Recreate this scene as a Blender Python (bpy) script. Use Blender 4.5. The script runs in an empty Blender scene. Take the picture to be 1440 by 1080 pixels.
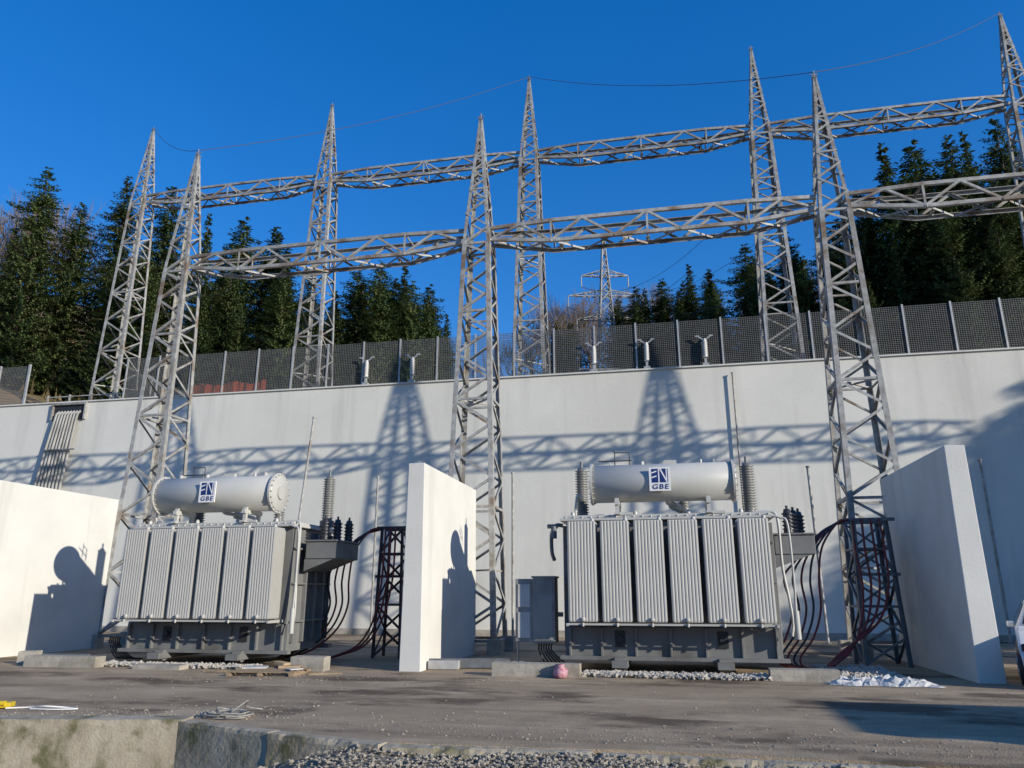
import bpy, math, random
from mathutils import Vector, Matrix
import numpy as np
random.seed(7)
R=random
scene=bpy.context.scene
YAW=math.radians(11.5); CYW=math.cos(YAW); SYW=math.sin(YAW)
def site(X,Y): return (CYW*X-SYW*Y, SYW*X+CYW*Y)

# ------------------------------------------------------------ mesh builder
class MB:
    def __init__(s): s.v=[];s.f=[];s.m=[];s.s=[]
    def add(s,vs,fs,mi=0,sm=False):
        o=len(s.v); s.v.extend([tuple(p) for p in vs])
        for f in fs: s.f.append(tuple(i+o for i in f)); s.m.append(mi); s.s.append(sm)
    def box(s,c,d,rz=0,mi=0,ry=0,rx=0):
        M=Matrix.Translation(c)@Matrix.Rotation(rz,4,'Z')@Matrix.Rotation(ry,4,'Y')@Matrix.Rotation(rx,4,'X')
        x,y,z=d[0]/2,d[1]/2,d[2]/2
        vs=[M@Vector(p) for p in [(-x,-y,-z),(x,-y,-z),(x,y,-z),(-x,y,-z),(-x,-y,z),(x,-y,z),(x,y,z),(-x,y,z)]]
        s.add(vs,[(0,3,2,1),(4,5,6,7),(0,1,5,4),(1,2,6,5),(2,3,7,6),(3,0,4,7)],mi)
    def obox(s,p,q,a,b,w,t,mi=0):
        p=Vector(p);q=Vector(q);a=Vector(a)*w/2;b=Vector(b)*t/2
        vs=[p-a-b,p+a-b,p+a+b,p-a+b,q-a-b,q+a-b,q+a+b,q-a+b]
        s.add(vs,[(0,3,2,1),(4,5,6,7),(0,1,5,4),(1,2,6,5),(2,3,7,6),(3,0,4,7)],mi)
    def angle(s,p,q,n,w,t,mi=0):
        p=Vector(p);q=Vector(q);n=Vector(n).normalized();d=(q-p).normalized()
        a=d.cross(n)
        if a.length<1e-3: a=Vector((1,0,0))
        a.normalize(); n2=a.cross(d).normalized()
        s.obox(p,q,a,n2,w,t,mi)
        off=a*(w/2-t/2)-n2*(w/2)
        s.obox(p+off,q+off,n2,a,w-t*1.1,t,mi)
    def bar(s,p,q,w,mi=0,t=None):
        p=Vector(p);q=Vector(q);d=(q-p).normalized()
        a=d.cross(Vector((0,0,1)))
        if a.length<1e-3: a=Vector((1,0,0))
        a.normalize(); b=a.cross(d).normalized()
        s.obox(p,q,a,b,w,t or w,mi)
    def cyl(s,p,q,r,n=12,r2=None,mi=0,caps=True):
        p=Vector(p);q=Vector(q);d=(q-p).normalized(); r2=r if r2 is None else r2
        a=d.cross(Vector((0,0,1)))
        if a.length<1e-3: a=Vector((1,0,0))
        a.normalize(); b=d.cross(a).normalized()
        c=[(math.cos(2*math.pi*i/n),math.sin(2*math.pi*i/n)) for i in range(n)]
        A=[p+(a*x+b*y)*r for x,y in c]; B=[q+(a*x+b*y)*r2 for x,y in c]
        s.add(A+B,[(i,(i+1)%n,n+(i+1)%n,n+i) for i in range(n)],mi,True)
        if caps:
            s.add(A,[tuple(reversed(range(n)))],mi); s.add(B,[tuple(range(n))],mi)
    def lathe(s,base,prof,n=14,mi=0,axis=(0,0,1),sm=True):
        base=Vector(base);d=Vector(axis).normalized()
        a=d.cross(Vector((0,0,1)))
        if a.length<1e-3: a=Vector((1,0,0))
        a.normalize(); b=d.cross(a).normalized()
        vs=[]
        for r,z in prof:
            for i in range(n):
                t=2*math.pi*i/n; vs.append(base+d*z+(a*math.cos(t)+b*math.sin(t))*r)
        fs=[]
        for k in range(len(prof)-1):
            for i in range(n): fs.append((k*n+i,k*n+(i+1)%n,(k+1)*n+(i+1)%n,(k+1)*n+i))
        s.add(vs,fs,mi,sm)
    def tube(s,pts,r,n=6,mi=0,caps=True):
        pts=[Vector(p) for p in pts]; N=len(pts); vs=[]
        a=None
        for i,p in enumerate(pts):
            d=(pts[min(i+1,N-1)]-pts[max(i-1,0)]).normalized()
            if a is None:
                a=d.cross(Vector((0,0,1)))
                if a.length<1e-2: a=d.cross(Vector((1,0,0)))
            a=(a-d*a.dot(d)).normalized(); b=d.cross(a)
            for j in range(n):
                t=2*math.pi*j/n; vs.append(p+(a*math.cos(t)+b*math.sin(t))*r)
        fs=[(k*n+j,k*n+(j+1)%n,(k+1)*n+(j+1)%n,(k+1)*n+j) for k in range(N-1) for j in range(n)]
        s.add(vs,fs,mi,True)
        if caps: s.add(vs[:n],[tuple(reversed(range(n)))],mi); s.add(vs[-n:],[tuple(range(n))],mi)
    def mesh(s,name,mats):
        me=bpy.data.meshes.new(name); me.from_pydata(s.v,[],s.f)
        for m in (mats if isinstance(mats,(list,tuple)) else [mats]): me.materials.append(m)
        me.polygons.foreach_set('material_index',s.m); me.polygons.foreach_set('use_smooth',s.s)
        me.update(); return me
    def obj(s,name,mats,parent=None,loc=(0,0,0),rz=0,bevel=0):
        o=bpy.data.objects.new(name,s.mesh(name,mats)); scene.collection.objects.link(o)
        o.location=loc; o.rotation_euler=(0,0,rz)
        if parent: o.parent=parent
        if bevel:
            b=o.modifiers.new('Bevel','BEVEL'); b.width=bevel; b.segments=2; b.limit_method='ANGLE'
        return o
def bez(ps,n=16):
    """catmull-rom through points"""
    P=[Vector(p) for p in ps]; P=[P[0]*2-P[1]]+P+[P[-1]*2-P[-2]]; out=[]
    for k in range(1,len(P)-2):
        for i in range(n):
            t=i/n; a,b,c,d=P[k-1],P[k],P[k+1],P[k+2]
            out.append(0.5*((2*b)+(c-a)*t+(2*a-5*b+4*c-d)*t*t+(3*b-a-3*c+d)*t**3))
    out.append(P[-2]); return out
def tag(o,label,category,group=None):
    o["label"]=label; o["category"]=category
    if group: o["group"]=group
    return o
def thing(name,label,category,loc=(0,0,0),rz=0,group=None):
    o=bpy.data.objects.new(name,None); scene.collection.objects.link(o)
    o.location=loc; o.rotation_euler=(0,0,rz); o.empty_display_size=0.3
    return tag(o,label,category,group)
def copy_tree(o,parent=None):
    c=o.copy(); scene.collection.objects.link(c)
    if parent: c.parent=parent; c.matrix_parent_inverse=o.matrix_parent_inverse.copy()
    for ch in o.children: copy_tree(ch,c)
    return c
def copy_thing(o,loc,rz=None,label=None,scale=None):
    c=copy_tree(o); c.location=loc
    if rz is not None: c.rotation_euler=(0,0,rz)
    if scale is not None: c.scale=scale
    if label: c["label"]=label
    return c

# ------------------------------------------------------------ materials
def mat(name,c1,c2=None,scale=3,rough=.7,metal=0,bump=0,bscale=40,c3=None,s3=.4,t3=(.55,.7),rnd=0,stretch=None,spec=.5,t1=(.35,.65),streak=None,st=(.52,.80),trans=0):
    m=bpy.data.materials.new(name); m.use_nodes=True; nt=m.node_tree; N=nt.nodes; L=nt.links
    b=N['Principled BSDF']; b.inputs['Roughness'].default_value=rough; b.inputs['Metallic'].default_value=metal
    b.inputs['Specular IOR Level'].default_value=spec
    tc=N.new('ShaderNodeTexCoord'); mp=N.new('ShaderNodeMapping'); L.new(tc.outputs['Object'],mp.inputs[0])
    if stretch: mp.inputs['Scale'].default_value=stretch
    vec=mp.outputs[0]
    def noise(sc,det=6,v=None):
        n=N.new('ShaderNodeTexNoise'); n.inputs['Scale'].default_value=sc; n.inputs['Detail'].default_value=det; n.inputs['Roughness'].default_value=.6
        L.new(v or vec,n.inputs['Vector']); return n
    def ramp(src,a,bb):
        r=N.new('ShaderNodeMapRange'); r.inputs[1].default_value=a; r.inputs[2].default_value=bb; L.new(src,r.inputs[0]); return r.outputs[0]
    def mix(f,a,bb):
        x=N.new('ShaderNodeMix'); x.data_type='RGBA'; L.new(f,x.inputs[0])
        for i,q in ((6,a),(7,bb)):
            if isinstance(q,tuple): x.inputs[i].default_value=(*q,1)
            else: L.new(q,x.inputs[i])
        return x.outputs[2]
    c2=c2 or tuple(x*.85 for x in c1)
    col=mix(ramp(noise(scale).outputs[0],*t1),c1,c2)
    if c3: col=mix(ramp(noise(s3,8).outputs[0],*t3),col,c3)
    if streak:
        mp2=N.new('ShaderNodeMapping'); mp2.inputs['Scale'].default_value=(1.6,1.6,.10); L.new(tc.outputs['Object'],mp2.inputs[0])
        col=mix(ramp(noise(1.0,7,mp2.outputs[0]).outputs[0],*st),col,streak)
    if rnd:
        oi=N.new('ShaderNodeObjectInfo'); hs=N.new('ShaderNodeHueSaturation')
        r=N.new('ShaderNodeMapRange'); r.inputs[3].default_value=1-rnd; r.inputs[4].default_value=1+rnd
        L.new(oi.outputs['Random'],r.inputs[0]); L.new(r.outputs[0],hs.inputs['Value']); L.new(col,hs.inputs['Color']); col=hs.outputs[0]
    L.new(col,b.inputs['Base Color'])
    if bump:
        bm=N.new('ShaderNodeBump'); bm.inputs['Strength'].default_value=bump; bm.inputs['Distance'].default_value=.02
        L.new(noise(bscale,8).outputs[0],bm.inputs['Height']); L.new(bm.outputs[0],b.inputs['Normal'])
    if trans:
        tr_=N.new('ShaderNodeBsdfTranslucent'); L.new(col,tr_.inputs['Color']); ms=N.new('ShaderNodeMixShader'); ms.inputs[0].default_value=trans
        L.new(b.outputs[0],ms.inputs[1]); L.new(tr_.outputs[0],ms.inputs[2]); L.new(ms.outputs[0],N['Material Output'].inputs['Surface'])
    return m
M_galv=mat('galvanised_steel',(.43,.42,.385),(.26,.25,.225),6,.65,.1,c3=(.185,.13,.085),s3=1.3,t3=(.50,.66),rnd=.12)
M_galv2=mat('galvanised_clean',(.5,.49,.46),(.38,.375,.35),5,.5,.3)
M_fence=mat('fence_wire',(.16,.16,.15),(.11,.11,.105),4,.7,.1)
M_wall=mat('plastered_concrete',(.74,.71,.62),(.68,.655,.57),.35,.9,bump=.25,bscale=9,c3=(.60,.575,.50),s3=.12,t3=(.5,.75),streak=(.55,.525,.46))
M_fin=mat('pale_precast_concrete',(.69,.665,.595),(.63,.605,.54),.8,.85,bump=.2,bscale=14,c3=(.55,.53,.47),s3=.5,t3=(.55,.8),streak=(.50,.48,.425),st=(.55,.85))
M_paint=mat('light_grey_paint',(.51,.495,.445),(.46,.445,.40),1.5,.4,bump=.03,bscale=60,c3=(.38,.365,.33),s3=1.1,t3=(.6,.8))
M_rad=mat('radiator_paint',(.47,.45,.395),(.42,.40,.355),1.5,.5,c3=(.36,.345,.305),s3=1.1,t3=(.6,.8))
M_paintd=mat('mid_grey_paint_and_shade',(.20,.198,.185),(.16,.158,.148),2,.5,c3=(.12,.11,.095),s3=1.2)  # plain grey on the cable box; on tank and skid it includes shade
M_paintm=mat('cabinet_grey_paint',(.29,.283,.26),(.24,.235,.215),2,.5,c3=(.17,.16,.135),s3=1.4,t3=(.5,.7))
M_dark=mat('dark_rubber',(.02,.02,.022),(.035,.035,.035),5,.5)
M_wire=mat('aluminium_wire',(.07,.07,.07),(.05,.05,.05),5,.6)
M_porc=mat('grey_porcelain',(.19,.19,.18),(.14,.14,.135),5,.35)
M_porcl=mat('pale_porcelain',(.60,.59,.56),(.50,.49,.47),5,.4)
M_black=mat('black_silicone',(.025,.025,.03),(.04,.04,.045),5,.4)
M_red=mat('red_cable_sheath',(.28,.035,.028),(.13,.022,.018),3,.5)
M_steelblue=mat('blue_grey_steel',(.17,.18,.185),(.115,.12,.125),4,.5,.3)
M_rustred=mat('oxide_red_steel',(.10,.055,.05),(.05,.04,.04),4,.6,.2)
M_white=mat('white_plastic',(.80,.78,.73),(.74,.72,.68),3,.4)
M_pipe=mat('pale_pipe',(.55,.53,.48),(.42,.40,.36),2,.5)
M_duct=mat('dusty_duct',(.40,.385,.345),(.26,.25,.22),1.5,.6)
M_blue=mat('logo_blue',(.012,.03,.16),(.012,.03,.14),2,.4)
M_signw=mat('sign_white',(.78,.76,.72),(.76,.74,.7),2,.4)
M_wood=mat('weathered_wood',(.36,.26,.16),(.22,.16,.10),8,.8,stretch=(1,6,1))
M_card=mat('cardboard',(.42,.30,.18),(.36,.25,.14),5,.9)
M_conc=mat('rough_concrete',(.43,.385,.31),(.30,.27,.22),4,.9,bump=.6,bscale=25,c3=(.18,.155,.115),s3=1.5,t3=(.55,.75))
M_moss=mat('stained_concrete',(.42,.36,.26),(.30,.25,.175),2.6,.95,bump=.6,bscale=26,c3=(.13,.12,.055),s3=1.9,t3=(.50,.62),streak=(.50,.44,.33))
M_stone=mat('gravel_stone',(.45,.385,.295),(.22,.19,.145),3,.9,bump=.3,bscale=60,stretch=(6,6,6))
M_gravel=mat('gravel_ground',(.29,.24,.175),(.14,.115,.085),28,.95,bump=1,bscale=45)
M_white_stone=mat('pale_pebbles',(.52,.47,.39),(.34,.305,.255),14,.9)
M_orange=mat('orange_net',(.85,.17,.05),(.75,.14,.05),6,.7)
M_yellow=mat('yellow_plastic',(.7,.5,.02),(.6,.42,.02),4,.5)
M_rope=mat('rope_fibre',(.36,.34,.29),(.2,.19,.17),12,.9)
M_pink=mat('pink_bag',(.40,.08,.14),(.5,.38,.38),25,.8)
M_tarp=mat('white_tarpaulin',(.62,.60,.56),(.45,.44,.41),6,.45,bump=.4,bscale=8)
M_bark=mat('bark',(.10,.07,.05),(.06,.045,.035),6,.95,bump=.4)
M_bark2=mat('bare_twig_bark',(.27,.20,.14),(.17,.125,.09),3,.95,rnd=.2)
M_leaf=mat('spruce_needles',(.095,.13,.038),(.048,.072,.026),.9,.75,c3=(.16,.165,.055),s3=.6,t3=(.5,.75),rnd=.35,spec=.2,trans=.2)
M_hill=mat('winter_hillside',(.32,.20,.105),(.18,.135,.065),.35,1,bump=.6,bscale=3,c3=(.10,.105,.04),s3=.12,t3=(.5,.65))
M_forest=mat('sky_blocker_forest',(.035,.05,.02),(.07,.06,.03),.08,1,bump=1,bscale=.3)
M_glass=mat('dark_glass',(.02,.025,.03),(.02,.02,.03),2,.08)
M_carw=mat('white_car_paint',(.7,.7,.68),(.68,.68,.66),2,.2)

def asphalt():
    m=bpy.data.materials.new('worn_asphalt'); m.use_nodes=True; nt=m.node_tree;N=nt.nodes;L=nt.links
    b=N['Principled BSDF']; tc=N.new('ShaderNodeTexCoord'); b.inputs['Specular IOR Level'].default_value=.12
    def noise(sc,det=8,st=None,rough=.6):
        v=tc.outputs['Object']
        if st:
            mp=N.new('ShaderNodeMapping'); mp.inputs['Scale'].default_value=st; mp.inputs['Rotation'].default_value=(0,0,.2); L.new(v,mp.inputs[0]); v=mp.outputs[0]
        n=N.new('ShaderNodeTexNoise'); n.inputs['Scale'].default_value=sc; n.inputs['Detail'].default_value=det; n.inputs['Roughness'].default_value=rough; L.new(v,n.inputs['Vector']); return n.outputs[0]
    def rg(src,a,c,lo=0,hi=1):
        r=N.new('ShaderNodeMapRange'); r.inputs[1].default_value=a;r.inputs[2].default_value=c;r.inputs[3].default_value=lo;r.inputs[4].default_value=hi; L.new(src,r.inputs[0]); return r.outputs[0]
    def mix(f,a,c):
        x=N.new('ShaderNodeMix'); x.data_type='RGBA'
        L.new(f,x.inputs[0])
        for i,q in ((6,a),(7,c)):
            if isinstance(q,tuple): x.inputs[i].default_value=(*q,1)
            else: L.new(q,x.inputs[i])
        return x.outputs[2]
    base=mix(rg(noise(.9),.35,.65),(.38,.285,.185),(.30,.225,.148))
    base=mix(rg(noise(38,6),.44,.64),base,(.47,.365,.245))
    base=mix(rg(noise(60,5),.54,.66),base,(.14,.108,.078))
    dust=mix(rg(noise(.35,9,(1,2.5,1),.72),.47,.66),base,(.50,.39,.262))
    wetf=rg(noise(.27,9,(1,1.9,1),.66),.51,.60)
    col=mix(wetf,dust,(.145,.108,.074))
    trk=rg(noise(1.1,5,(.12,2.2,1)),.52,.66)
    mm=N.new('ShaderNodeMath'); mm.operation='MULTIPLY'; mm.inputs[1].default_value=.35; L.new(trk,mm.inputs[0])
    col=mix(mm.outputs[0],col,(.14,.107,.076))
    L.new(col,b.inputs['Base Color']); L.new(rg(wetf,0,1,.95,.88),b.inputs['Roughness'])
    bm=N.new('ShaderNodeBump'); bm.inputs['Strength'].default_value=1; bm.inputs['Distance'].default_value=.02; L.new(noise(40,8),bm.inputs['Height'])
    bm2=N.new('ShaderNodeBump'); bm2.inputs['Strength'].default_value=.4; bm2.inputs['Distance'].default_value=.08; L.new(noise(1.6,5),bm2.inputs['Height']); L.new(bm.outputs[0],bm2.inputs['Normal']); L.new(bm2.outputs[0],b.inputs['Normal'])
    return m
M_asph=asphalt()

# ------------------------------------------------------------ terrain
def terrain(x,y):
    sp=lambda t,k: math.log1p(math.exp(max(-30,min(30,t/k))))*k if t/k<30 else t
    z=10+.30*sp(y-46,3)
    z+=.34*sp(-x-29,1.5)*min(1,max(0,(y-31)/5))
    z+=.16*sp(x-20,3)*min(1,max(0,(y-37)/8))
    n=math.sin(x*.31+y*.17)*math.sin(y*.23-x*.11)
    z+=n*.35*min(1,max(0,(y-38)/6))
    return min(z,48)
m=MB()
xs=[-160+i*3.2 for i in range(101)]; ys=[30.85,31.5,32.5,34,35.5,37,38.5,40,42,44,46,48,50,53,56,59,62,66,70,75,80,86,92,100,110,120,135,150,180,230,300]
vs=[(x,y,terrain(x,y)) for y in ys for x in xs]; W=len(xs)
m.add(vs,[(j*W+i,j*W+i+1,(j+1)*W+i+1,(j+1)*W+i) for j in range(len(ys)-1) for i in range(W-1)],0,True)
o=m.obj('hill',M_hill); o['kind']='structure'
m=MB(); vs=[]; NA=90; rad=[120,150,180,220,270,330]; hts=[-.9,8,17,27,36,44]
for j,(r_,h_) in enumerate(zip(rad,hts)):
    for i in range(NA+1):
        a=math.radians(175+190*i/NA); k=.85+.18*math.sin(a*7)+.1*math.sin(a*17+1)
        vs.append((r_*math.cos(a),r_*math.sin(a),h_*k if j else -.95))
m.add(vs,[(j*(NA+1)+i,j*(NA+1)+i+1,(j+1)*(NA+1)+i+1,(j+1)*(NA+1)+i) for j in range(5) for i in range(NA)],0,True)
o=m.obj('sky_blocking_hills',M_forest); o['kind']='structure'  # unseen forested ring behind the camera, added to cut the low sky glow
m=MB(); m.add([(-400,-400,-.9),(400,-400,-.9),(400,300,-.9),(-400,300,-.9)],[(0,1,2,3)])
o=m.obj('ground',M_gravel); o['kind']='structure'
edge=[(-70,11.4),(-4.5,11.2),(-3.0,10.25),(-1.5,9.5),(0,9.25),(1.6,9.0),(3.2,8.6),(5,8.15),(8,7.5),(60,4)]
ew=[site(*p) for p in edge]
m=MB(); vs=[(x,y,0) for x,y in ew]+[(x,30.6,0) for x,y in ew]+[(x,y,-.85) for x,y in ew]; n=len(ew)
fs=[(i,i+1,n+i+1,n+i) for i in range(n-1)]+[(2*n+i,2*n+i+1,i+1,i) for i in range(n-1)]
m.add(vs,fs); o=m.obj('asphalt_yard',M_asph); o['kind']='structure'

def rough(name,L,Wd,H,matl,loc,rz,jit=.02,seg=.12,label='',cat='',group=None,sd=1):
    nx=max(2,int(L/seg)); ny=max(2,int(Wd/seg)); nz=max(2,int(H/seg)); m=MB(); rr=R.Random(int(L*100)+sd)
    J={}
    ph=rr.uniform(0,6)
    def P(i,j,k):
        key=(i,j,k)
        if key not in J:
            x=-L/2+L*i/nx; chip=(.7*jit*math.sin(x*1.7+ph)+.7*jit*math.sin(x*5.3+ph)+rr.uniform(-.6,.6)*jit) if k==nz and j==0 else 0
            J[key]=(x+rr.uniform(-1,1)*jit*.25,-Wd/2+Wd*j/ny+rr.uniform(-1,1)*jit*.2+abs(chip),H*k/nz+(rr.uniform(-1,1)*jit*.2-abs(chip))*(k>0))
        return J[key]
    for i in range(nx):
        for j in range(ny): m.add([P(i,j,nz),P(i+1,j,nz),P(i+1,j+1,nz),P(i,j+1,nz)],[(0,1,2,3)],0,True)
        for k in range(nz):
            m.add([P(i,0,k),P(i+1,0,k),P(i+1,0,k+1),P(i,0,k+1)],[(0,1,2,3)]); m.add([P(i,ny,k),P(i+1,ny,k),P(i+1,ny,k+1),P(i,ny,k+1)],[(3,2,1,0)])
    for j in range(ny):
        for k in range(nz):
            m.add([P(0,j,k),P(0,j+1,k),P(0,j+1,k+1),P(0,j,k+1)],[(3,2,1,0)]); m.add([P(nx,j,k),P(nx,j+1,k),P(nx,j+1,k+1),P(nx,j,k+1)],[(0,1,2,3)])
    o=m.obj(name,matl,loc=loc,rz=rz); tag(o,label,cat,group); return o
x,y=site(-12.45,11.06); rough('low_concrete_wall',16,.30,1.0,M_moss,(x,y,-.965),YAW,.010,.08,'low stained cast concrete wall along the yard edge','concrete wall')
def seg_kerb(a,b,w,h,z,label,j=.014):
    a=Vector(site(*a));b=Vector(site(*b)); c=(a+b)/2; d=b-a
    rough('edge_kerb',d.length,w,h,M_moss,(c.x,c.y,z),math.atan2(d.y,d.x),j,.06,label,'kerb','broken kerbs along the yard edge')
seg_kerb((-4.52,11.02),(-3.0,10.15),.20,.8,-.79,'angled stained concrete kerb piece')
seg_kerb((-3.0,10.13),(-1.5,9.42),.20,.8,-.795,'worn stained concrete kerb beside the gravel',.018)
seg_kerb((-1.48,9.40),(.9,9.05),.18,.8,-.81,'broken concrete kerb half covered by gravel',.03)
seg_kerb((1.0,9.0),(4.2,8.25),.14,.8,-.82,'low crumbling kerb at the asphalt edge',.03)
def stones(name,n,fn,smin,smax,matl,label=None):
    m=MB(); rr=R.Random(n)
    base=[(1,0,0),(-1,0,0),(0,1,0),(0,-1,0),(0,0,1),(0,0,-1)]
    F=[(0,2,4),(2,1,4),(1,3,4),(3,0,4),(2,0,5),(1,2,5),(3,1,5),(0,3,5)]
    for _ in range(n):
        x,y,z=fn(rr); s=rr.uniform(smin,smax)*(1 if rr.random()<.85 else 1.5); a=rr.uniform(0,6.3); ca,sa=math.cos(a),math.sin(a)
        sx,sy,sz=s*rr.uniform(.7,1.3),s*rr.uniform(.6,1.1),s*rr.uniform(.4,.8); vs=[]
        for p in base:
            px=p[0]*sx+rr.uniform(-.3,.3)*s;py=p[1]*sy+rr.uniform(-.3,.3)*s;pz=p[2]*sz
            vs.append((x+px*ca-py*sa,y+px*sa+py*ca,z+pz))
        m.add(vs,F)
    o=m.obj(name,matl); o['kind']='stuff'
    if label: o['label']=label; o['category']='gravel'
    return o
def gz(X,Y):
    e=9.25-.2*X-.12
    t=max(0,e-Y); return -.05-.07*t+.03*math.sin(X*2.1)+ (-.22*max(0,-X-1.8))
def g1(rr):
    X=rr.gauss(.6,1.7); Y=(9.25-.2*X)-.14-rr.uniform(0,2.0); x,y=site(X,Y); return x,y,gz(X,Y)+rr.uniform(-.02,.02)
m=MB(); gx=[-4+i*.25 for i in range(60)]; gy=[.12+j*.25 for j in range(24)]
vs=[]
for j in gy:
    for X in gx:
        Y=9.25-.2*X-j; x,y=site(X,Y); vs.append((x,y,gz(X,Y)-.03))
W=len(gx); m.add(vs,[((j+1)*W+i,(j+1)*W+i+1,j*W+i+1,j*W+i) for j in range(len(gy)-1) for i in range(W-1)],0,True)
o=m.obj('gravel_bank',M_gravel); o['kind']='structure'
stones('loose_gravel',7500,g1,.010,.030,M_stone,'loose brown-grey crushed stone beside the broken kerb')
def g2(rr):
    c=rr.choice([(-1.9,1.9,16.35,17.0),(-1.9,1.9,16.35,17.0),(-13.4,-9.4,16.3,16.9),(3.2,4.6,17,19.5)])
    return rr.uniform(c[0],c[1]),rr.uniform(c[2],c[3]),rr.uniform(.01,.07)
stones('pebble_bed',3800,g2,.03,.06,M_white_stone,'pale pebbles spread around the transformer bases')
def g3(rr):
    X=rr.uniform(-8,9)
    Y=(11.35+abs(rr.gauss(0,.5))) if X<-4.2 else (9.6-.2*X+(.35*max(0,-X-1.5))+abs(rr.gauss(0,.7)))
    if rr.random()<.45: Y=rr.uniform(11.4,17) if rr.random()<.5 else 16.3+rr.gauss(0,.5)
    x,y=site(X,Y); return x,y,.004
stones('scattered_debris',1700,g3,.006,.02,M_stone,'small stray stones on the asphalt')

# ------------------------------------------------------------ retaining wall
root=thing('retaining_wall','tall pale plastered concrete retaining wall below the terrace','retaining wall',(0,0,0))
m=MB(); m.box((-5,30.62,5.2),(150,.45,11.0)); m.obj('wall_face',M_wall,root)
m=MB(); m.box((-5,30.6,10.73),(150,.56,.06)); m.obj('coping',M_fin,root)
m=MB(); m.box((-5,30.36,.12),(150,.08,.24)); m.obj('plinth',M_conc,root)

def blast(loc,label):
    m=MB(); h=4.66; w0,w1,l=.25,.2,5.0
    vs=[(-w0,0,-.1),(w0,0,-.1),(w0,l,-.1),(-w0,l,-.1),(-w1,0,h),(w1,0,h),(w1,l,h),(-w1,l,h)]
    m.add(vs,[(0,3,2,1),(4,5,6,7),(0,1,5,4),(1,2,6,5),(2,3,7,6),(3,0,4,7)])
    o=m.obj('blast_wall',M_fin,loc=loc,bevel=.015); tag(o,label,'concrete wall','fire walls between the transformer bays')
blast((-18.0,16.7,0),'freestanding white concrete fire wall beside a transformer')
blast((-5.72,16.7,0),'freestanding white concrete fire wall between two transformers')
blast((6.03,16.8,0),'freestanding white concrete fire wall beside a lattice tower')
blast((17.6,16.8,0),'freestanding white concrete fire wall beyond the car')

# ------------------------------------------------------------ lattice towers
def wz(z):
    pts=[(0,.84),(13.0,.47),(13.7,.45),(18.1,.05)]
    for (a,b),(c,d) in zip(pts,pts[1:]):
        if z<=c: return b+(d-b)*(z-a)/(c-a)
    return .05
def tower():
    root=thing('lattice_tower','weathered galvanised steel lattice tower standing before the wall','lattice tower',group='lattice gantry towers')
    sg=[(1,1),(-1,1),(-1,-1),(1,-1)]
    for sx,sy in sg:
        m=MB()
        for a,b in ((0,13.0),(13.0,18.1)):
            wa,wb=wz(a),wz(b); t=.145 if a==0 else .10
            p=Vector((sx*wa,sy*wa,a));q=Vector((sx*wb,sy*wb,b))
            m.obox(p-Vector((sx*t/2,0,0)),q-Vector((sx*t/2,0,0)),(1,0,0),(0,1,0),t,.018)
            m.obox(p-Vector((0,sy*t/2,0)),q-Vector((0,sy*t/2,0)),(0,1,0),(1,0,0),t,.018)
        m.obj('leg',M_galv,root)
        m=MB(); m.box((sx*.84,sy*.84,.16),(.42,.42,.5)); m.obj('foundation',M_conc,root)
    zs=[.35]
    while zs[-1]<12.6: zs.append(zs[-1]+max(.62,1.06*wz(zs[-1])+.12))
    zs[-1]=13.0; zs+= [13.6]
    z=13.6
    while z<17.3: z+=max(.28,1.25*wz(z)); zs.append(z)
    m=MB()
    for k,(a,b) in enumerate(zip(zs,zs[1:])):
        wa,wb=wz(a)-.01,wz(b)-.01; th=.075 if a<13.5 else .058
        for fi in range(4):
            c0=sg[fi];c1=sg[(fi+1)%4]; nrm=Vector((c0[0]+c1[0],c0[1]+c1[1],0)).normalized()
            fl=(k+ (fi//2))%2
            A=c0 if fl else c1; B=c1 if fl else c0
            m.angle((A[0]*wa,A[1]*wa,a),(B[0]*wb,B[1]*wb,b),nrm,th,.013)
            if k%4==0 or abs(a-13)<.4: m.angle((c0[0]*wa,c0[1]*wa,a),(c1[0]*wa,c1[1]*wa,a),nrm,th,.013)
    for k in (2,8): 
        w=wz(zs[k])-.02; m.bar((-w,-w,zs[k]),(w,w,zs[k]),.05); m.bar((w,-w,zs[k]),(-w,w,zs[k]),.05)
    m.obj('bracing',M_galv,root)
    m=MB(); m.box((0,0,18.08),(.16,.16,.02)); m.cyl((0,0,18.05),(0,0,18.35),.02,6); m.box((0,0,18.2),(.25,.03,.03)); m.obj('peak_cap',M_galv,root)
    return root
TX=[-17.05,-5.7,5.65,17.0]; TY=22.4
t0=tower(); t0.location=(TX[0],TY,0)
for x in TX[1:]: copy_thing(t0,(x,TY,0))
RX=[-28.4,-17.05,-5.8,5.55,16.9]; RY=33.1; RZ=9.9
for x in RX+[28.2]: copy_thing(t0,(x,RY,RZ),label='weathered galvanised steel lattice tower on the upper terrace')

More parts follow.
